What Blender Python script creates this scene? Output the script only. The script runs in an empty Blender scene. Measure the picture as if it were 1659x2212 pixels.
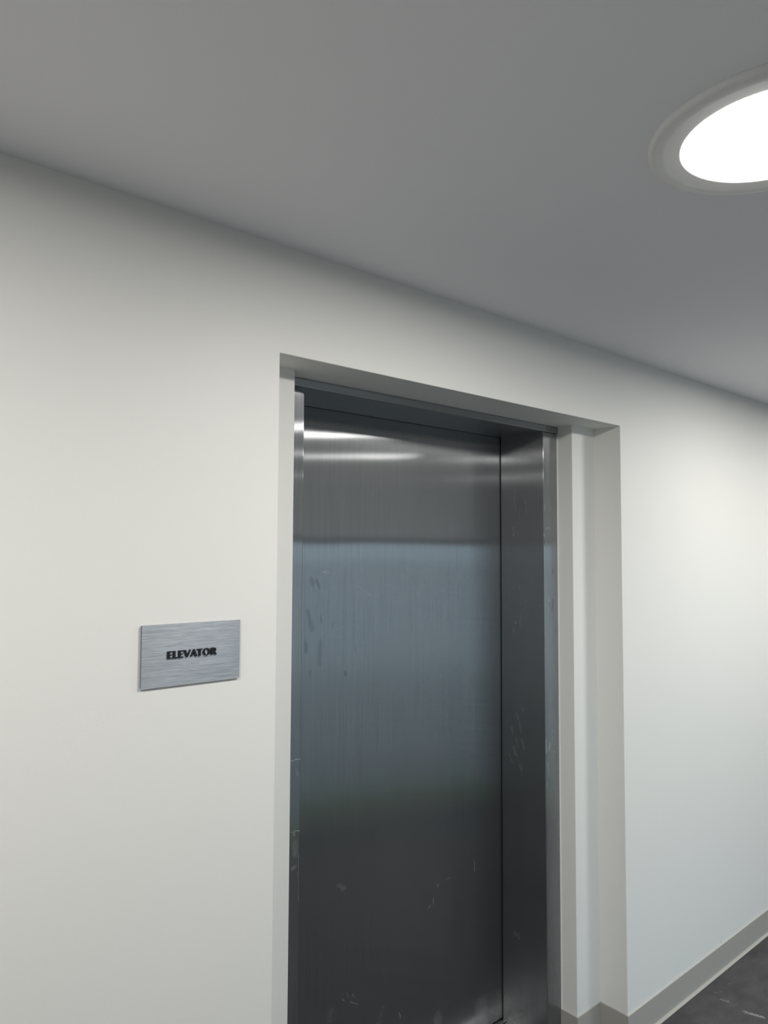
import bpy, bmesh, math
from mathutils import Vector, Matrix

# ------------------------------------------------------------------ camera, world, exposure
SC = bpy.context.scene
COL = SC.collection

def look_matrix(loc, yaw, pitch, roll):
    f = Vector((math.sin(yaw) * math.cos(pitch), math.cos(yaw) * math.cos(pitch), math.sin(pitch)))
    r = Vector((math.cos(yaw), -math.sin(yaw), 0.0))
    u = r.cross(f)
    r2 = r * math.cos(roll) + u * math.sin(roll)
    u2 = u * math.cos(roll) - r * math.sin(roll)
    m = Matrix((r2, u2, -f)).transposed().to_4x4()
    m.translation = Vector(loc)
    return m

cam_data = bpy.data.cameras.new('camera')
cam_data.sensor_fit = 'HORIZONTAL'
cam_data.sensor_width = 36.0
cam_data.lens = 1592.70 / 1659.0 * 36.0
cam_data.clip_start = 0.01
cam = bpy.data.objects.new('camera', cam_data)
COL.objects.link(cam)
cam.matrix_world = look_matrix((-0.9279, -1.4305, 1.6957), 0.71822, 0.055569, 0.0046346)
SC.camera = cam

SC.view_settings.view_transform = 'Standard'
SC.view_settings.look = 'None'
SC.view_settings.gamma = 1.0
SC.view_settings.use_curve_mapping = False
SC.view_settings.exposure = 0.0

SKY = (0.63, 0.76, 0.88)          # flat overcast daylight seen through the window of the opposite wall
SKY_STRENGTH = 1.65
LAMP_STRENGTH = 81.0
LAMP_COLOR = (1.0, 0.975, 0.93)
world = bpy.data.worlds.new('overcast_sky')
SC.world = world
world.use_nodes = True
world.node_tree.nodes['Background'].inputs[0].default_value = (*SKY, 1)
world.node_tree.nodes['Background'].inputs[1].default_value = SKY_STRENGTH
SC.cycles.use_denoising = True
SC.cycles.max_bounces = 14
SC.cycles.diffuse_bounces = 8
SC.cycles.glossy_bounces = 8
SC.cycles.sample_clamp_indirect = 8.0

# ------------------------------------------------------------------ measured sizes (metres)
X1, ZT, ZC = 1.4537, 2.1581, 2.4144        # opening width, opening height, ceiling height
D1, D2, D3 = 0.1092, 0.1736, 0.3737        # depth of the step, of the steel frame, of the door panel
S0, S1 = 0.1163, 1.3142                    # the narrower inner opening
JL, JR = 0.1916, 1.2322                    # clear opening between the steel jambs
HB = 2.1345                                # underside of the steel header
BASE = 0.1014                              # height of the cove base
WY = -1.90                                 # face of the opposite wall
XA, XB = -4.2, 6.6                         # ends of the corridor
WX0, WX1, WZ0, WZ1 = 0.3, 3.6, 0.0, 1.80   # window in the opposite wall

# marks on the steel: (a, z, a2, z2, radius, strength), a runs along the face
DOOR_LIGHT = [(0.409, 1.6369, 0.423, 1.6367, 0.0071, 0.18), (0.5393, 1.5917, 0.5927, 1.558, 0.0055, 0.072), (1.0841, 0.6052, 1.0825, 0.572, 0.003, 0.18), (0.8978, 0.5765, 0.8989, 0.5701, 0.0033, 0.15), (0.876, 0.5347, 0.8773, 0.5187, 0.0033, 0.15), (0.8638, 0.5198, 0.8529, 0.511, 0.0026, 0.12), (0.9416, 0.581, 0.9576, 0.5828, 0.0044, 0.06), (0.4733, 0.696, 0.4947, 0.6803, 0.0098, 0.072), (0.7238, 0.2276, 0.7281, 0.2088, 0.0027, 0.15), (0.5094, 0.3669, 0.5149, 0.3527, 0.0027, 0.12), (0.531, 0.3588, 0.5367, 0.3462, 0.0027, 0.12), (0.5229, 0.3375, 0.5502, 0.3202, 0.0032, 0.12), (0.4907, 0.3592, 0.4979, 0.3511, 0.0025, 0.12), (1.1156, 0.0931, 1.1251, 0.0103, 0.055, 0.132), (0.8971, 0.1418, 0.8971, 0.0955, 0.0331, 0.096), (0.4493, 0.3378, 0.4444, 0.3133, 0.0166, 0.048), (0.6498, 0.2664, 0.6366, 0.2269, 0.0198, 0.03)]
DOOR_DARK = [(0.3613, 1.6183, 0.3682, 1.6016, 0.0122, 0.3), (0.38, 1.6138, 0.3922, 1.5927, 0.007, 0.3), (0.3507, 1.52, 0.3665, 1.4672, 0.0122, 0.3), (0.3452, 1.4278, 0.3455, 1.4047, 0.0087, 0.3), (0.3976, 1.4252, 0.3949, 1.3663, 0.0142, 0.25), (0.492, 1.3276, 0.4939, 1.3203, 0.0073, 0.3), (0.5335, 1.3977, 0.5354, 1.3918, 0.0055, 0.2), (0.3597, 1.3411, 0.3598, 1.3329, 0.007, 0.2), (0.3984, 1.5038, 0.3986, 1.4858, 0.0044, 0.25), (0.444, 1.4804, 0.4441, 1.4692, 0.0045, 0.2), (0.3133, 1.5948, 0.3151, 1.5812, 0.0052, 0.2)]
RETURN_LIGHT = [(0.3005, 1.1131, 0.2942, 1.0954, 0.0068, 0.072), (0.2901, 1.0826, 0.2808, 1.0521, 0.0057, 0.072), (0.3234, 1.0564, 0.3192, 1.0401, 0.0069, 0.072), (0.3033, 1.0226, 0.2993, 0.998, 0.0069, 0.072), (0.2775, 1.0207, 0.2693, 0.9971, 0.008, 0.072), (0.3196, 0.9907, 0.3038, 0.9667, 0.0092, 0.072), (0.3349, 0.957, 0.3222, 0.9359, 0.0058, 0.072), (0.2869, 0.9298, 0.2807, 0.9177, 0.008, 0.072), (0.2759, 1.1373, 0.2739, 1.1275, 0.0056, 0.072), (0.2993, 1.9404, 0.3051, 1.8951, 0.004, 0.072), (0.3051, 1.8951, 0.3, 1.8545, 0.0045, 0.072), (0.259, 1.8875, 0.2467, 1.849, 0.0026, 0.072), (0.2828, 1.8486, 0.2851, 1.8261, 0.0044, 0.072), (0.3135, 1.7954, 0.3115, 1.7621, 0.0045, 0.072), (0.3997, 1.9178, 0.3997, 1.9106, 0.0046, 0.072), (0.2871, 1.5765, 0.2767, 1.5528, 0.0033, 0.072), (0.2664, 1.5208, 0.2411, 1.5272, 0.0018, 0.072), (0.2795, 1.4686, 0.2775, 1.4551, 0.0033, 0.072), (0.3032, 1.4464, 0.3011, 1.4414, 0.0078, 0.072), (0.3142, 1.4214, 0.3121, 1.4112, 0.009, 0.072), (0.2839, 1.4477, 0.2819, 1.4376, 0.0067, 0.072), (0.4222, 0.4266, 0.4245, 0.4121, 0.0025, 0.072), (0.4022, 0.4146, 0.4046, 0.3764, 0.0025, 0.072), (0.3911, 0.415, 0.3868, 0.4013, 0.003, 0.072), (0.313, 0.3309, 0.2973, 0.3235, 0.0099, 0.072), (0.3626, 0.1141, 0.3605, 0.105, 0.0039, 0.072), (0.3584, 0.0926, 0.3381, 0.0898, 0.0064, 0.072), (0.425, -0.0572, 0.3354, 0.022, 0.0132, 0.072), (0.3354, 0.022, 0.2828, 0.0668, 0.0129, 0.072), (0.3019, 0.0193, 0.2414, 0.0294, 0.0064, 0.072)]
JAMB_RIGHT_LIGHT = [(1.2384, 1.8714, 1.2382, 1.8515, 0.0032, 0.15), (1.2401, 1.7852, 1.2634, 1.7891, 0.0053, 0.112), (1.2331, 1.7652, 1.2476, 1.7308, 0.0034, 0.225), (1.2772, 1.0688, 1.2825, 1.0615, 0.0055, 0.15), (1.2576, 1.0289, 1.2519, 1.0035, 0.0044, 0.262), (1.2363, 1.0429, 1.2357, 0.9998, 0.0044, 0.188), (1.2816, 0.9936, 1.287, 0.9894, 0.0044, 0.15), (1.2459, 0.9596, 1.2508, 0.9187, 0.0066, 0.112), (1.2398, 0.8953, 1.2396, 0.8794, 0.0044, 0.112), (1.2561, 1.541, 1.2613, 1.5243, 0.0043, 0.09)]
JAMB_RIGHT_DARK = [(1.2835, 1.6395, 1.2791, 1.623, 0.0064, 0.3), (1.282, 1.5285, 1.2774, 1.4923, 0.0075, 0.35)]
JAMB_LEFT_LIGHT = [(0.1605, 1.1629, 0.19, 1.1628, 0.0013, 0.6), (0.164, 0.9824, 0.1924, 0.9804, 0.0011, 0.4), (0.1726, 0.9788, 0.1727, 0.973, 0.0033, 0.25), (0.1758, 0.9537, 0.1762, 0.9234, 0.0131, 0.1), (0.1681, 0.8898, 0.178, 0.8929, 0.005, 0.18), (0.1877, 0.9181, 0.1886, 0.7998, 0.0012, 0.22), (0.1776, 1.1399, 0.1821, 1.1214, 0.0048, 0.08)]

# ------------------------------------------------------------------ helpers
def tag(o, label=None, cat=None, group=None, kind=None):
    if label: o['label'] = label
    if cat: o['category'] = cat
    if group: o['group'] = group
    if kind: o['kind'] = kind
    return o

def empty(name, loc):
    o = bpy.data.objects.new(name, None)
    COL.objects.link(o)
    o.location = loc
    o.empty_display_size = 0.05
    return o

def obj(name, bm, mat, parent=None, smooth=False):
    """Link a bmesh given in world coordinates as one mesh object (local to its parent's base)."""
    bmesh.ops.recalc_face_normals(bm, faces=bm.faces)
    me = bpy.data.meshes.new(name)
    if parent is not None:
        bm.transform(Matrix.Translation(-parent.location))
    bm.to_mesh(me)
    bm.free()
    for m in (mat if isinstance(mat, (list, tuple)) else [mat]):
        me.materials.append(m)
    if smooth:
        for p in me.polygons:
            p.use_smooth = True
    o = bpy.data.objects.new(name, me)
    COL.objects.link(o)
    if parent is not None:
        o.parent = parent
    return o

def struct(name, bm, mat, parent=None, smooth=False):
    o = obj(name, bm, mat, parent, smooth)
    if parent is None:
        o['kind'] = 'structure'
    return o

def box(bm, x0, x1, y0, y1, z0, z1):
    v = [bm.verts.new((x, y, z)) for x in (x0, x1) for y in (y0, y1) for z in (z0, z1)]
    for q in ((0, 1, 3, 2), (4, 6, 7, 5), (0, 4, 5, 1), (2, 3, 7, 6), (0, 2, 6, 4), (1, 5, 7, 3)):
        bm.faces.new([v[i] for i in q])
    return bm

def bevel_edges(bm, width, seg, test=None):
    bm.normal_update()
    es = [e for e in bm.edges if len(e.link_faces) == 2 and e.calc_face_angle_signed(0) > 1.0 and (test is None or test(e))]
    if es:
        bmesh.ops.bevel(bm, geom=es, offset=width, segments=seg, affect='EDGES', profile=0.5, clamp_overlap=True)
    return bm

def bevelled_box(x0, x1, y0, y1, z0, z1, w=0.002, seg=3):
    bm = box(bmesh.new(), x0, x1, y0, y1, z0, z1)
    bmesh.ops.recalc_face_normals(bm, faces=bm.faces)
    return bevel_edges(bm, w, seg)

def cells_solid(xs, ys, zs, filled):
    """Closed shell round the filled cells of a small grid (a wall with openings and steps)."""
    bm = bmesh.new()
    vs = {}
    def v(i, j, k):
        if (i, j, k) not in vs:
            vs[(i, j, k)] = bm.verts.new((xs[i], ys[j], zs[k]))
        return vs[(i, j, k)]
    nx, ny, nz = len(xs) - 1, len(ys) - 1, len(zs) - 1
    occ = {}
    for i in range(nx):
        for j in range(ny):
            for k in range(nz):
                occ[(i, j, k)] = filled((xs[i] + xs[i + 1]) / 2, (ys[j] + ys[j + 1]) / 2, (zs[k] + zs[k + 1]) / 2)
    for (i, j, k), on in occ.items():
        if not on: continue
        c = lambda a, b, d: v(i + a, j + b, k + d)
        if not occ.get((i - 1, j, k)): bm.faces.new((c(0,0,0), c(0,0,1), c(0,1,1), c(0,1,0)))
        if not occ.get((i + 1, j, k)): bm.faces.new((c(1,0,0), c(1,1,0), c(1,1,1), c(1,0,1)))
        if not occ.get((i, j - 1, k)): bm.faces.new((c(0,0,0), c(1,0,0), c(1,0,1), c(0,0,1)))
        if not occ.get((i, j + 1, k)): bm.faces.new((c(0,1,0), c(0,1,1), c(1,1,1), c(1,1,0)))
        if not occ.get((i, j, k - 1)): bm.faces.new((c(0,0,0), c(0,1,0), c(1,1,0), c(1,0,0)))
        if not occ.get((i, j, k + 1)): bm.faces.new((c(0,0,1), c(1,0,1), c(1,1,1), c(0,1,1)))
    bmesh.ops.recalc_face_normals(bm, faces=bm.faces)
    bm.normal_update()
    return bm

def sweep(path, profile, cap=True):
    """Sweep a (out, z) profile along a plan path with mitred corners; out is to the right of travel."""
    bm = bmesh.new()
    n = len(path)
    rings = []
    for i, pnt in enumerate(path):
        pv = Vector(pnt)
        ns = []
        for a, b in ((i - 1, i), (i, i + 1)):
            if a >= 0 and b < n:
                d = (Vector(path[b]) - Vector(path[a])).normalized()
                ns.append(Vector((d.y, -d.x)))
        m = ns[0] if len(ns) == 1 else (ns[0] + ns[1]) / (1 + ns[0].dot(ns[1]))
        rings.append([bm.verts.new((pv.x + m.x * o, pv.y + m.y * o, z)) for o, z in profile])
    k = len(profile)
    for a, b in zip(rings, rings[1:]):
        for i in range(k):
            bm.faces.new((a[i], a[(i + 1) % k], b[(i + 1) % k], b[i]))
    if cap:
        bm.faces.new(rings[0]); bm.faces.new(list(reversed(rings[-1])))
    return bm

def lathe(profile, center, seg=96, closed=False):
    bm = bmesh.new()
    rings = []
    for r, z in profile:
        if r < 1e-6:
            rings.append([bm.verts.new((center[0], center[1], center[2] + z))])
        else:
            rings.append([bm.verts.new((center[0] + r * math.cos(2 * math.pi * i / seg),
                                        center[1] + r * math.sin(2 * math.pi * i / seg), center[2] + z)) for i in range(seg)])
    pairs = list(zip(rings, rings[1:]))
    if closed: pairs.append((rings[-1], rings[0]))
    for a, b in pairs:
        for i in range(seg):
            j = (i + 1) % seg
            if len(a) == 1: bm.faces.new((a[0], b[j], b[i]))
            elif len(b) == 1: bm.faces.new((a[i], a[j], b[0]))
            else: bm.faces.new((a[i], a[j], b[j], b[i]))
    return bm

# ------------------------------------------------------------------ materials
class N:
    def __init__(self, name):
        self.m = bpy.data.materials.new(name)
        self.m.use_nodes = True
        self.t = self.m.node_tree
        self.t.nodes.clear()
        self.out = self.t.nodes.new('ShaderNodeOutputMaterial')
    def n(self, kind, **kw):
        nd = self.t.nodes.new(kind)
        for k, val in kw.items():
            if k.startswith('i_'):
                nd.inputs[k[2:].replace('_', ' ')].default_value = val
            else:
                setattr(nd, k, val)
        return nd
    def l(self, a, b):
        self.t.links.new(a, b)
    def math(self, op, a, b=None, clamp=False):
        nd = self.n('ShaderNodeMath', operation=op, use_clamp=clamp)
        for i, s in enumerate((a, b)):
            if s is None: continue
            if isinstance(s, (int, float)): nd.inputs[i].default_value = s
            else: self.l(s, nd.inputs[i])
        return nd.outputs[0]
    def vec(self, op, a, b=None, scale=None):
        nd = self.n('ShaderNodeVectorMath', operation=op)
        for i, s in enumerate((a, b)):
            if s is None: continue
            if isinstance(s, (tuple, list)): nd.inputs[i].default_value = s
            else: self.l(s, nd.inputs[i])
        if scale is not None:
            if isinstance(scale, (int, float)): nd.inputs['Scale'].default_value = scale
            else: self.l(scale, nd.inputs['Scale'])
        return nd
    def pos(self):
        return self.n('ShaderNodeNewGeometry').outputs['Position']
    def noise(self, vec, scale, detail=3.0, rough=0.55, stretch=None):
        if stretch is not None:
            vec = self.vec('MULTIPLY', vec, stretch).outputs[0]
        nd = self.n('ShaderNodeTexNoise', i_Scale=scale, i_Detail=detail, i_Roughness=rough)
        self.l(vec, nd.inputs['Vector'])
        return nd.outputs['Fac']
    def ramp(self, fac, lo, hi, a=0.0, b=1.0):
        nd = self.n('ShaderNodeMapRange', interpolation_type='SMOOTHSTEP')
        self.l(fac, nd.inputs[0])
        for i, val in enumerate((lo, hi, a, b)):
            nd.inputs[i + 1].default_value = val
        return nd.outputs[0]
    def mix(self, fac, a, b):
        nd = self.n('ShaderNodeMix', data_type='RGBA')
        if isinstance(fac, (int, float)): nd.inputs[0].default_value = fac
        else: self.l(fac, nd.inputs[0])
        for i, s in ((6, a), (7, b)):
            if isinstance(s, (tuple, list)): nd.inputs[i].default_value = (*s[:3], 1)
            else: self.l(s, nd.inputs[i])
        return nd.outputs[2]
    def bump(self, height, strength, dist):
        nd = self.n('ShaderNodeBump', i_Strength=strength, i_Distance=dist)
        self.l(height, nd.inputs['Height'])
        return nd.outputs[0]
    def done(self, shader):
        self.l(shader, self.out.inputs['Surface'])
        return self.m

def paint(name, color, rough=0.5, spec=0.35, peel=0.00012, scale=420.0, nick=None):
    k = N(name)
    p = k.pos()
    b = k.n('ShaderNodeBsdfPrincipled', i_Roughness=rough)
    b.inputs['Specular IOR Level'].default_value = spec
    v = k.noise(p, 1.3, 2.0)
    col = k.mix(v, tuple(c * 0.985 for c in color), tuple(min(1, c * 1.012) for c in color))
    if nick:
        d = k.vec('LENGTH', k.vec('MULTIPLY', k.vec('SUBTRACT', p, nick).outputs[0], (1.0, 1.0, 1.3)).outputs[0]).outputs['Value']
        col = k.mix(k.ramp(d, 0.0020, 0.0034, 0.9, 0.0), col, (0.05, 0.05, 0.055))
    k.l(col, b.inputs['Base Color'])
    if peel:
        h = k.noise(p, scale, 2.0)
        k.l(k.bump(h, 0.6, peel), b.inputs['Normal'])
    return k.done(b.outputs[0])

def marks_field(k, plane, marks, warp):
    """Sum of soft strokes lying on a face: plane 'x' = face in x and z, 'y' = face in y and z."""
    keep = (1, 0, 1) if plane == 'x' else (0, 1, 1)
    p = k.vec('MULTIPLY', warp, keep).outputs[0]
    total = None
    for a, z, a2, z2, r, s in marks:
        A = (a, 0, z) if plane == 'x' else (0, a, z)
        B = (a2 - a, 0, z2 - z) if plane == 'x' else (0, a2 - a, z2 - z)
        L = B[0] ** 2 + B[1] ** 2 + B[2] ** 2 + 1e-9
        pa = k.vec('SUBTRACT', p, A).outputs[0]
        h = k.math('MULTIPLY', k.vec('DOT_PRODUCT', pa, B).outputs['Value'], 1.0 / L, clamp=True)
        ba = k.n('ShaderNodeVectorMath', operation='SCALE')
        ba.inputs[0].default_value = B
        k.l(h, ba.inputs['Scale'])
        d = k.vec('LENGTH', k.vec('SUBTRACT', pa, ba.outputs[0]).outputs[0]).outputs['Value']
        f = k.ramp(d, r * (0.1 if r > 0.012 else 0.45), r * (1.0 if r > 0.012 else 1.05), s, 0.0)
        total = f if total is None else k.math('ADD', total, f)
    return total

STEEL = (0.385, 0.395, 0.405)
def steel(name, tangent, light=(), dark=(), plane='x', rough=0.19, wave=0.0, haze=0.02, color=STEEL, aniso=0.87, sheen=0.22, grain=(260.0, 260.0, 3.0)):
    """Brushed stainless steel: the grain runs across `tangent`, reflections smear along it."""
    k = N(name)
    p = k.pos()
    # sharp across the grain's length, wide along `tangent`; a weaker, softer lobe adds the milky sheen
    b = k.n('ShaderNodeBsdfAnisotropic', i_Roughness=rough, i_Anisotropy=-aniso)
    b2 = k.n('ShaderNodeBsdfAnisotropic', i_Roughness=0.40, i_Anisotropy=-0.45)
    t = k.n('ShaderNodeCombineXYZ')
    for i in range(3): t.inputs[i].default_value = tangent[i]
    k.l(t.outputs[0], b.inputs['Tangent']); k.l(t.outputs[0], b2.inputs['Tangent'])
    lob = k.n('ShaderNodeMixShader'); lob.inputs[0].default_value = sheen
    k.l(b.outputs[0], lob.inputs[1]); k.l(b2.outputs[0], lob.inputs[2])
    g = k.noise(p, 1.0, 2.0, 0.6, stretch=grain)
    col = k.mix(k.ramp(g, 0.3, 0.7), tuple(c * 0.94 for c in color), tuple(c * 1.05 for c in color))
    warp = k.vec('ADD', p, k.vec('SCALE', k.vec('SUBTRACT', _color_noise(k, p, 90.0), (0.5, 0.5, 0.5)).outputs[0], scale=0.008).outputs[0]).outputs[0]
    if dark:
        f = k.math('MINIMUM', marks_field(k, plane, dark, warp), 0.6)
        col = k.mix(f, col, tuple(c * 0.35 for c in color))
    k.l(col, b.inputs['Color']); k.l(col, b2.inputs['Color'])
    if wave:
        w = k.noise(p, 2.6, 1.0, 0.4, stretch=(1.0, 1.0, 0.8))
        nb = k.bump(w, 1.0, wave)
        k.l(nb, b.inputs['Normal']); k.l(nb, b2.inputs['Normal'])
    dust = k.n('ShaderNodeBsdfDiffuse')
    dust.inputs[0].default_value = (0.50, 0.50, 0.51, 1)
    f = k.ramp(k.noise(p, 5.0, 5.0, 0.65), 0.45, 0.8, haze * 0.75, haze * 1.2)
    if light:
        streak = k.ramp(k.noise(p, 1.0, 3.0, 0.7, stretch=(170, 170, 60)), 0.25, 0.7, 0.35, 1.15)
        f = k.math('ADD', f, k.math('MULTIPLY', marks_field(k, plane, light, warp), streak))
    f = k.math('MINIMUM', f, 0.75)
    mx = k.n('ShaderNodeMixShader')
    k.l(f, mx.inputs[0]); k.l(lob.outputs[0], mx.inputs[1]); k.l(dust.outputs[0], mx.inputs[2])
    return k.done(mx.outputs[0])

def _color_noise(k, p, scale):
    nd = k.n('ShaderNodeTexNoise', i_Scale=scale, i_Detail=2.0)
    k.l(p, nd.inputs['Vector'])
    return nd.outputs['Color']

def floor_material():
    k = N('dark_sheet_flooring')
    p = k.pos()
    b = k.n('ShaderNodeBsdfPrincipled', i_Roughness=0.55)
    b.inputs['Specular IOR Level'].default_value = 0.3
    a = k.noise(p, 7.0, 6.0, 0.62, stretch=(1.0, 1.7, 1.0))
    c = k.noise(p, 28.0, 5.0, 0.7)
    col = k.mix(k.ramp(a, 0.3, 0.72), (0.040, 0.038, 0.041), (0.078, 0.075, 0.077))
    col = k.mix(k.ramp(c, 0.35, 0.75, 0.0, 0.5), col, (0.052, 0.050, 0.053))
    warp = k.vec('ADD', p, k.vec('SCALE', k.vec('SUBTRACT', _color_noise(k, p, 60.0), (0.5, 0.5, 0.5)).outputs[0], scale=0.02).outputs[0]).outputs[0]
    w2 = k.vec('MULTIPLY', warp, (1, 1, 0)).outputs[0]
    tot = None
    for (x, y, x2, y2, r, s) in ((1.962, -0.088, 1.973, -0.112, 0.008, 0.5), (1.955, -0.178, 1.973, -0.242, 0.011, 0.6),
                                 (2.498, -0.0175, 2.499, -0.018, 0.003, 0.5), (2.157, -0.059, 2.158, -0.060, 0.003, 0.4),
                                 (2.085, -0.062, 2.10, -0.066, 0.004, 0.15), (1.99, -0.055, 2.02, -0.07, 0.007, 0.12)):
        A, B = (x, y, 0), (x2 - x, y2 - y, 0)
        L = B[0] ** 2 + B[1] ** 2 + 1e-9
        pa = k.vec('SUBTRACT', w2, A).outputs[0]
        h = k.math('MULTIPLY', k.vec('DOT_PRODUCT', pa, B).outputs['Value'], 1.0 / L, clamp=True)
        ba = k.n('ShaderNodeVectorMath', operation='SCALE'); ba.inputs[0].default_value = B
        k.l(h, ba.inputs['Scale'])
        d = k.vec('LENGTH', k.vec('SUBTRACT', pa, ba.outputs[0]).outputs[0]).outputs['Value']
        f = k.ramp(d, r * 0.1, r, s, 0.0)
        tot = f if tot is None else k.math('ADD', tot, f)
    st = k.ramp(k.noise(p, 1.0, 3.0, 0.7, stretch=(260, 70, 1)), 0.35, 0.7, 0.1, 1.0)
    col = k.mix(k.math('MULTIPLY', tot, st, clamp=True), col, (0.55, 0.54, 0.54))
    k.l(col, b.inputs['Base Color'])
    k.l(k.bump(c, 0.3, 0.0006), b.inputs['Normal'])
    return k.done(b.outputs[0])

def brushed_plate():
    k = N('brushed_aluminium_sign_face')
    p = k.pos()
    b = k.n('ShaderNodeBsdfPrincipled', i_Metallic=0.75, i_Roughness=0.42, i_Anisotropic=0.7)
    t = k.n('ShaderNodeCombineXYZ'); t.inputs[2].default_value = 1.0
    k.l(t.outputs[0], b.inputs['Tangent'])
    a = k.noise(p, 1.0, 3.0, 0.65, stretch=(26, 1, 950))
    c = k.noise(p, 1.0, 2.0, 0.6, stretch=(9, 1, 330))
    v = k.math('ADD', k.math('MULTIPLY', a, 0.6), k.math('MULTIPLY', c, 0.4))
    col = k.mix(k.ramp(v, 0.33, 0.67), (0.30, 0.315, 0.34), (0.50, 0.515, 0.545))
    k.l(col, b.inputs['Base Color'])
    return k.done(b.outputs[0])

def plain(name, color, rough=0.5, spec=0.4, metallic=0.0):
    k = N(name)
    b = k.n('ShaderNodeBsdfPrincipled', i_Roughness=rough, i_Metallic=metallic)
    b.inputs['Specular IOR Level'].default_value = spec
    v = k.noise(k.pos(), 35.0, 3.0)
    k.l(k.mix(v, tuple(c * 0.95 for c in color), tuple(min(1, c * 1.05) for c in color)), b.inputs['Base Color'])
    return k.done(b.outputs[0])

def emitter(name, color, strength):
    k = N(name)
    e = k.n('ShaderNodeEmission')
    e.inputs[0].default_value = (*color, 1); e.inputs[1].default_value = strength
    return k.done(e.outputs[0])

def pane_glass():
    k = N('window_glass')
    f = k.n('ShaderNodeFresnel'); f.inputs[0].default_value = 1.45
    tr = k.n('ShaderNodeBsdfTransparent'); tr.inputs[0].default_value = (0.88, 0.92, 0.92, 1)
    g = k.n('ShaderNodeBsdfGlossy'); g.inputs['Roughness'].default_value = 0.02
    mx = k.n('ShaderNodeMixShader')
    k.l(f.outputs[0], mx.inputs[0]); k.l(tr.outputs[0], mx.inputs[1]); k.l(g.outputs[0], mx.inputs[2])
    return k.done(mx.outputs[0])

def grass_material():
    k = N('mown_grass')
    b = k.n('ShaderNodeBsdfPrincipled', i_Roughness=0.9)
    v = k.noise(k.pos(), 18.0, 6.0, 0.7)
    k.l(k.mix(v, (0.12, 0.19, 0.05), (0.27, 0.34, 0.13)), b.inputs['Base Color'])
    return k.done(b.outputs[0])

def paving():
    k = N('concrete_yard')
    b = k.n('ShaderNodeBsdfPrincipled', i_Roughness=0.9)
    p = k.pos()
    sep = k.n('ShaderNodeSeparateXYZ'); k.l(p, sep.inputs[0])
    v = k.noise(p, 0.8, 4.0)
    edge = k.ramp(k.math('ADD', sep.outputs[1], k.math('MULTIPLY', v, 2.0)), -8.5, -5.5)   # brightening of the mirrored band put into the colour: paler far off
    k.l(k.mix(edge, (0.68, 0.67, 0.66), (0.47, 0.46, 0.45)), b.inputs['Base Color'])
    return k.done(b.outputs[0])

WALL = (0.800, 0.795, 0.765)
M_WALL = paint('warm_white_wall_paint', WALL, nick=(2.1707, 0.0, 0.1068))
M_WALL_DARK = paint('dark_grey_wall_paint', (0.25, 0.27, 0.285), rough=0.6, spec=0.2)
M_CEIL = paint('flat_ceiling_paint', (0.90, 0.895, 0.925), rough=0.85, spec=0.1, peel=0.00008, scale=300.0)
M_BASE = plain('taupe_rubber_base', (0.40, 0.385, 0.355), 0.42, 0.5)
M_FLOOR = floor_material()
M_CAULK = plain('white_caulk', (0.78, 0.78, 0.76), 0.5)
M_DOOR = steel('brushed_steel_door', (1, 0, 0), DOOR_LIGHT, DOOR_DARK, 'x', wave=0.0009, haze=0.015)
M_JAMB_R = steel('brushed_steel_right_jamb', (1, 0, 0), JAMB_RIGHT_LIGHT, JAMB_RIGHT_DARK, 'x', haze=0.05)
M_RETURN = steel('brushed_steel_jamb_return', (0, 1, 0), RETURN_LIGHT, (), 'y', haze=0.03, wave=0.0005)
M_JAMB_L = steel('brushed_steel_left_jamb', (1, 0, 0), JAMB_LEFT_LIGHT, (), 'x', haze=0.03, wave=0.0004)
M_HEAD = steel('brushed_steel_header', (0, 1, 0.3), rough=0.25, aniso=0.7, grain=(3.0, 260.0, 260.0), haze=0.03)
M_SILL = steel('extruded_aluminium_sill', (0, 1, 0), rough=0.4, aniso=0.4, color=(0.6, 0.59, 0.58), grain=(3.0, 260.0, 60.0))
M_GAP = plain('black_gap_shade', (0.008, 0.008, 0.009), 0.8, 0.1)  # near-black colour standing in for the shade in the door gap
M_SIGN = brushed_plate()
M_SIGN_GLINT = plain('pale_edge_glint', (0.80, 0.81, 0.83), 0.25, 0.5)  # glint of the sign's bottom edge put into the colour
M_SIGN_EDGE = plain('grey_acrylic_edge', (0.16, 0.165, 0.175), 0.35, 0.4)
M_INK = plain('black_raised_lettering', (0.012, 0.012, 0.014), 0.45, 0.35)
M_DOT = plain('clear_braille_dots', (0.62, 0.64, 0.67), 0.2, 0.6)
M_TRIM = plain('white_lamp_trim', (0.80, 0.80, 0.80), 0.4, 0.4)
M_LAMP = emitter('lit_lamp_diffuser', LAMP_COLOR, LAMP_STRENGTH)
M_GLASS = pane_glass()
M_FRAME = plain('dark_bronze_window_frame', (0.05, 0.05, 0.05), 0.4, 0.5)
M_GRASS = grass_material()
M_PAVE = paving()

# ------------------------------------------------------------------ room shell
def back_filled(x, y, z):
    if y > 0.46: return True
    if x < 0 or x > X1 or z > ZT: return True
    if y > D1 and (x < S0 or x > S1): return True
    return False
bm = cells_solid([XA, 0, S0, S1, X1, XB], [0, D1, 0.46, 0.60], [0, ZT, ZC], back_filled)
def room_corner(e):
    a, b = e.verts[0].co, e.verts[1].co
    return max(a.y, b.y) < 0.3 and min(a.x, b.x) > -1 and max(a.x, b.x) < 3 and max(a.z, b.z) < ZT + 0.01 and \
        not (abs(a.z) < 1e-6 and abs(b.z) < 1e-6)
bevel_edges(bm, 0.0022, 3, room_corner)
struct('wall_back', bm, M_WALL)

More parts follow.
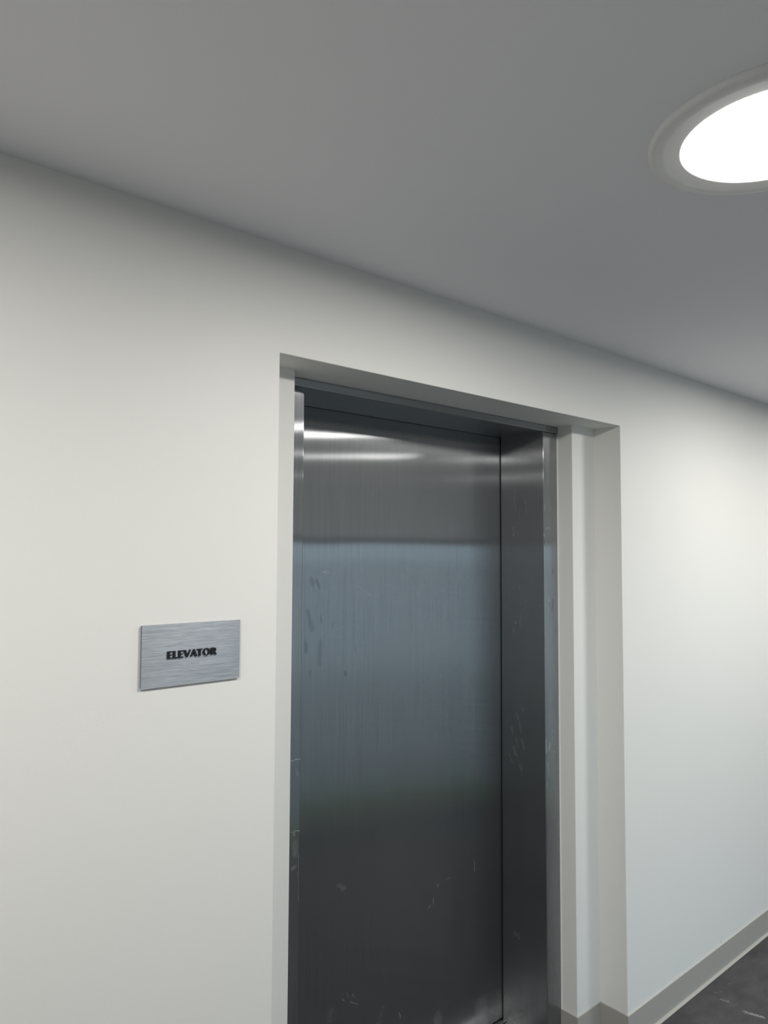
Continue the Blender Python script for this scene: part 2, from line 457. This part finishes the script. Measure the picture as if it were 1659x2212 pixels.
bm = cells_solid([XA, WX0, WX1, XB], [WY - 0.15, WY], [WZ0, WZ1, ZC] if WZ0 <= 0 else [0, WZ0, WZ1, ZC],
                 lambda x, y, z: not (WX0 < x < WX1 and WZ0 < z < WZ1))
struct('wall_opposite', bm, M_WALL_DARK)
struct('wall_left', box(bmesh.new(), XA - 0.12, XA, WY - 0.15, 0.60, 0, ZC), M_WALL)
struct('wall_right', box(bmesh.new(), XB, XB + 0.12, WY - 0.15, 0.60, 0, ZC), M_WALL)
struct('ceiling', box(bmesh.new(), XA - 0.12, XB + 0.12, WY - 0.15, 0.60, ZC, ZC + 0.15), M_CEIL)
struct('floor', box(bmesh.new(), XA - 0.12, XB + 0.12, WY - 0.15, 0.60, -0.12, 0), M_FLOOR)

# cove base: 3 mm thick, rounded top lip, toe that runs out onto the floor
COVE = [(0.0, 0.0), (0.0132, 0.0), (0.0132, 0.0010), (0.0122, 0.0018), (0.0060, 0.0074), (0.0049, 0.0108),
        (0.0046, 0.024), (0.0046, BASE - 0.0014), (0.0042, BASE - 0.0005), (0.0033, BASE), (0.0, BASE)]
struct('baseboard_right', sweep([(X1, D1 - 0.0042), (X1, 0.0), (XB, 0.0)], COVE), M_BASE)
struct('baseboard_recess_right', sweep([(S1, D2), (S1, D1), (X1 - 0.0002, D1)], COVE), M_BASE)
struct('baseboard_left', sweep([(XA, 0.0), (0.0, 0.0), (0.0, D1 - 0.0042)], COVE), M_BASE)
struct('baseboard_recess_left', sweep([(0.0002, D1), (S0, D1), (S0, D2)], COVE), M_BASE)
struct('baseboard_opposite', sweep([(XB, WY), (WX1, WY)], COVE), M_BASE)

# window in the opposite wall, seen only as the pale band mirrored in the steel
win = empty('window_1', ((WX0 + WX1) / 2, WY - 0.075, WZ0))
win['kind'] = 'structure'
fr = 0.045
bm = bmesh.new()
ya, yb = WY - 0.11, WY - 0.04
box(bm, WX0, WX0 + fr, ya, yb, WZ0, WZ1); box(bm, WX1 - fr, WX1, ya, yb, WZ0, WZ1)
box(bm, WX0 + fr, WX1 - fr, ya, yb, WZ0, WZ0 + 0.012); box(bm, WX0 + fr, WX1 - fr, ya, yb, WZ1 - fr, WZ1)
obj('window_frame', bm, M_FRAME, win)
for i in range(5):
    w = (WX1 - WX0) / 5
    obj('window_pane', box(bmesh.new(), WX0 + fr + 0.001 if i == 0 else WX0 + i * w, WX1 - fr - 0.001 if i == 4 else WX0 + (i + 1) * w - 0.004,
                           WY - 0.078, WY - 0.072, WZ0 + 0.013, WZ1 - fr), M_GLASS, win)
struct('ground', box(bmesh.new(), -60, 80, -200, -2.7, -0.30, -0.12), M_PAVE)
lawn = box(bmesh.new(), -30, 40, -2.7, WY - 0.15, -0.30, -0.10)
tag(obj('grass', lawn, M_GRASS), 'strip of mown green grass outside the window of the opposite wall', 'grass', kind='stuff')

# ------------------------------------------------------------------ elevator entrance
elev = empty('elevator_entrance', ((JL + JR) / 2, D2, 0.0))
tag(elev, 'brushed stainless steel elevator door and frame set in the recessed white wall', 'elevator')
obj('door_panel', box(bmesh.new(), JL - 0.035, JR + 0.035, D3, D3 + 0.03, 0.012, HB + 0.02), M_DOOR, elev)

def jamb(x0, x1, z1, round_corner=None):
    """Box jamb with rolled front corners; the left one has a rounded top corner and stops short of the header."""
    bm = bmesh.new()
    y1 = D3 - 0.0045
    if round_corner:
        r = round_corner
        prof = [(x0, 0.0), (x1, 0.0), (x1, z1 - r)]
        for i in range(1, 9):
            a = math.pi / 2 * i / 8
            prof.append((x1 - r + r * math.cos(a), z1 - r + r * math.sin(a)))
        prof.append((x0, z1))
    else:
        prof = [(x0, 0.0), (x1, 0.0), (x1, z1), (x0, z1)]
    f = [bm.verts.new((x, D2, z)) for x, z in prof]
    b = [bm.verts.new((x, y1, z)) for x, z in prof]
    bm.faces.new(f); bm.faces.new(list(reversed(b)))
    for i in range(len(prof)):
        j = (i + 1) % len(prof)
        bm.faces.new((f[i], b[i], b[j], f[j]))
    bmesh.ops.recalc_face_normals(bm, faces=bm.faces)
    bm.normal_update()
    es = [e for e in bm.edges if all(abs(v.co.y - D2) < 1e-6 for v in e.verts) and all(v.co.x > x0 + 1e-6 or x0 > 1 for v in e.verts)
          and max(v.co.z for v in e.verts) > 0.01]
    bmesh.ops.bevel(bm, geom=es, offset=0.0035, segments=4, affect='EDGES', profile=0.5)
    return bm

def split_faces(o, second, inner_x):
    """Use the second material on the faces that look along x (the inner return of a jamb)."""
    o.data.materials.append(second)
    for p in o.data.polygons:
        if abs(p.normal.x) > 0.9: p.material_index = 1
    return o
jl = split_faces(obj('jamb', jamb(S0 - 0.0, JL, 2.1255, 0.009), M_JAMB_L, elev), M_RETURN, JL)
jr = split_faces(obj('jamb', jamb(JR, S1 - 0.0005, HB, None), M_JAMB_R, elev), M_RETURN, JR)
# header: thin front lip, slightly proud of the jambs, ends rounded
bm = box(bmesh.new(), S0 + 0.0005, S1 - 0.0006, D2 - 0.0055, D3 - 0.0045, HB, ZT - 0.0005)
bmesh.ops.recalc_face_normals(bm, faces=bm.faces)
bevel_edges(bm, 0.0022, 3, lambda e: max(v.co.y for v in e.verts) < D2)
obj('header', bm, M_HEAD, elev)
# running clearance round the panel, its dark shade line put in as black strips
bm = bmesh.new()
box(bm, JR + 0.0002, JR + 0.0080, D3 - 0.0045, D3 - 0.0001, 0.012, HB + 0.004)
obj('gap_shade', bm, M_GAP, elev)
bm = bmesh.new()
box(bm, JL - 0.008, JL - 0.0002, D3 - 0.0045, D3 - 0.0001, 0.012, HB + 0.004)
obj('gap_shade', bm, M_GAP, elev)
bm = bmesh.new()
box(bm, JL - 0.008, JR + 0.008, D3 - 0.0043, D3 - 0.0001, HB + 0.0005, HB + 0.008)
obj('gap_shade', bm, M_GAP, elev)
bm = bmesh.new()
z = 0.005
ys = [D2 + 0.10, D3 - 0.022, D3 - 0.018, D3 + 0.004, D3 + 0.010, D3 + 0.040]
for a, b in ((0, 1), (2, 3), (4, 5)):
    box(bm, JL, JR, ys[a], ys[b], 0.0, z)
box(bm, JL, JR, ys[0], ys[5], 0.0, 0.0012)
obj('sill', bm, M_SILL, elev)
# caulk bead where the plaster meets the steel
for xx, sgn in ((S0, 1), (S1, -1)):
    bm = bmesh.new()
    ring = [(xx, D2 - 0.0042), (xx + sgn * 0.0008, D2 - 0.0040), (xx + sgn * 0.0030, D2 - 0.0006), (xx + sgn * 0.0032, D2), (xx, D2)]
    v0 = [bm.verts.new((x, y, BASE)) for x, y in ring]
    v1 = [bm.verts.new((x, y, HB - 0.012)) for x, y in ring]
    bm.faces.new(v0); bm.faces.new(list(reversed(v1)))
    for i in range(len(ring)):
        j = (i + 1) % len(ring)
        bm.faces.new((v0[i], v1[i], v1[j], v0[j]))
    c = obj('caulk_bead', bm, M_CAULK, elev)
    c['label'] = 'white caulk bead'

# ------------------------------------------------------------------ ceiling lights
LX, LY = 0.372, -0.952
def make_light(x):
    t = empty('ceiling_light', (x, LY, ZC))
    c = (x, LY, ZC)
    prof = [(0.150, 0.0), (0.204, 0.0), (0.205, -0.0015), (0.2045, -0.0065), (0.202, -0.0105), (0.197, -0.0128), (0.190, -0.0134),
            (0.180, -0.0128), (0.166, -0.0119), (0.154, -0.0111), (0.1505, -0.0108), (0.150, -0.0090)]
    obj('trim_ring', lathe(prof, c, 128, closed=True), M_TRIM, t, smooth=True)
    dome = [(0.1498, -0.0092)] + [(0.1495 * math.cos(a), -0.0101 - 0.0012 * math.sin(a)) for a in [math.pi / 2 * i / 8 for i in range(0, 8)]] + [(0.0, -0.0113)]
    d = obj('diffuser', lathe(dome, c, 128), M_LAMP, t, smooth=True)
    d['label'] = 'glowing white diffuser'
    return t
first = make_light(LX)
tag(first, 'round white flush ceiling light, lit, cut by the right edge of the photo', 'ceiling light', 'round ceiling lights along the corridor')
def copy_tree(o):
    c = o.copy(); COL.objects.link(c)
    for ch in o.children:
        d = ch.copy(); COL.objects.link(d); d.parent = c
    return c
for i, (dx, lab) in enumerate(((1.71, 'round lit ceiling light mirrored as the bright streak high on the steel door'),
                               (2.93, 'round lit ceiling light mirrored as the lower thin streak on the steel door'),
                               (-1.55, 'round lit ceiling light left of the camera, mirrored on the right steel jamb'),
                               (4.50, 'round lit ceiling light farthest right along the corridor, out of the frame'),
                               (-3.10, 'round lit ceiling light farthest left along the corridor, out of the frame'))):
    c = copy_tree(first)
    c.location.x = LX + dx
    c['label'] = lab

# ------------------------------------------------------------------ sign
SX0, SX1, SZ0, SZ1 = -0.3191, -0.0983, 1.4241, 1.5491
sign = empty('elevator_sign', ((SX0 + SX1) / 2, 0.0, SZ0))
tag(sign, 'rectangular brushed metal wall sign with black raised lettering, left of the elevator', 'sign')
obj('edge_glint', bevelled_box(SX0 + 0.0002, SX1 - 0.0002, -0.0060, -0.0002, SZ0, SZ0 + 0.0010, 0.0003, 1), M_SIGN_GLINT, sign)  # pale strip added as the bright glint along the bottom edge
obj('backing', box(bmesh.new(), SX0 + 0.0003, SX1 - 0.0003, -0.0046, -0.0002, SZ0 + 0.0010, SZ1 - 0.0003), M_SIGN_EDGE, sign)
fp = obj('face_plate', box(bmesh.new(), SX0, SX1, -0.0062, -0.0046, SZ0 + 0.0011, SZ1), [M_SIGN, M_SIGN_EDGE], sign)
for poly in fp.data.polygons:
    if abs(poly.normal.y) < 0.5: poly.material_index = 1

# humanist capitals with thick stems and thin arms, unit cap height
def oval(cx, cy, rx, ry, n=40, a0=0.0, a1=2 * math.pi):
    return [(cx + rx * math.cos(a0 + (a1 - a0) * i / n), cy + ry * math.sin(a0 + (a1 - a0) * i / n)) for i in range(n + (0 if a1 - a0 > 6.2 else 1))]
E_ = (0.62, [[(0, 0), (0.60, 0), (0.60, 0.14), (0.25, 0.14), (0.25, 0.435), (0.54, 0.435), (0.54, 0.565), (0.25, 0.565), (0.25, 0.86), (0.60, 0.86), (0.60, 1), (0, 1)]], [])
L_ = (0.58, [[(0, 0), (0.57, 0), (0.57, 0.14), (0.25, 0.14), (0.25, 1), (0, 1)]], [])
V_ = (0.92, [[(0.36, 0), (0.53, 0), (0.92, 1), (0.755, 1), (0.495, 0.30), (0.275, 1), (0, 1)]], [])
A_ = (0.92, [[(0, 0), (0.165, 0), (0.245, 0.22), (0.575, 0.22), (0.645, 0), (0.92, 0), (0.56, 1), (0.385, 1)]],
      [[(0.295, 0.35), (0.425, 0.72), (0.535, 0.35)]])
T_ = (0.74, [[(0.245, 0), (0.495, 0), (0.495, 0.86), (0.74, 0.86), (0.74, 1), (0, 1), (0, 0.86), (0.245, 0.86)]], [])
O_ = (0.98, [oval(0.49, 0.5, 0.49, 0.52)], [oval(0.49, 0.5, 0.245, 0.385)])
R_ = (0.78, [[(0, 0), (0.25, 0), (0.25, 0.40), (0.30, 0.40), (0.52, 0), (0.80, 0), (0.53, 0.455)] + oval(0.38, 0.715, 0.31, 0.285, 14, -math.pi / 2.6, math.pi / 2) + [(0, 1)]],
      [[(0.25, 0.53), (0.32, 0.53)] + oval(0.32, 0.70, 0.125, 0.17, 12, -math.pi / 2, math.pi / 2)[1:-1] + [(0.32, 0.87), (0.25, 0.87)]])

def letter_mesh(shape, x, z, s, sx, y0, y1):
    """Extruded letter; a counter is cut by bridging the outline with triangulated fill."""
    w, outer, holes = shape
    bm = bmesh.new()
    loops = []
    for lp in outer + holes:
        vs = [bm.verts.new((x + px * s * sx, y0, z + pz * s)) for px, pz in lp]
        es = [bm.edges.new((vs[i], vs[(i + 1) % len(vs)])) for i in range(len(vs))]
        loops.append((vs, es))
    bmesh.ops.triangle_fill(bm, use_beauty=True, use_dissolve=False, edges=[e for _, es in loops for e in es], normal=(0, -1, 0))
    front = list(bm.faces)
    r = bmesh.ops.extrude_face_region(bm, geom=front)
    vv = [g for g in r['geom'] if isinstance(g, bmesh.types.BMVert)]
    bmesh.ops.translate(bm, verts=vv, vec=(0, y1 - y0, 0))
    return bm
word = [E_, L_, E_, V_, A_, T_, O_, R_]
gaps = [0.10, 0.08, 0.02, -0.06, -0.07, 0.05, 0.10, 0]
LX0, LX1, LZ, LH = -0.2650, -0.1545, 1.4795, 0.0148
total = sum(g[0] for g in word) + sum(gaps)
sxx = (LX1 - LX0) / (total * LH)
letters = bmesh.new()
px = 0.0
for g, gap in zip(word, gaps):
    b2 = letter_mesh(g, LX0 + px * LH * sxx, LZ, LH, sxx, -0.0092, -0.0061)
    me = bpy.data.meshes.new('letter_shape'); b2.to_mesh(me); b2.free()
    letters.from_mesh(me); bpy.data.meshes.remove(me)
    px += g[0] + gap
o = obj('lettering', letters, M_INK, sign)
o['label'] = 'black raised word ELEVATOR'
# braille cells spelling the same word
CELLS = {'e': (1, 5), 'l': (1, 2, 3), 'v': (1, 2, 3, 6), 'a': (1,), 't': (2, 3, 4, 5), 'o': (1, 3, 5), 'r': (1, 2, 3, 5)}
bm = bmesh.new()
for i, ch in enumerate('elevator'):
    for d in CELLS[ch]:
        cx = -0.2330 + i * 0.0061 + (0.0023 if d > 3 else 0.0)
        cz = 1.4666 - ((d - 1) % 3) * 0.0023
        bmesh.ops.create_uvsphere(bm, u_segments=10, v_segments=8, radius=0.0008, matrix=Matrix.Translation((cx, -0.0062, cz)))
o = obj('braille', bm, M_DOT, sign, smooth=True)
o['label'] = 'raised braille dots'
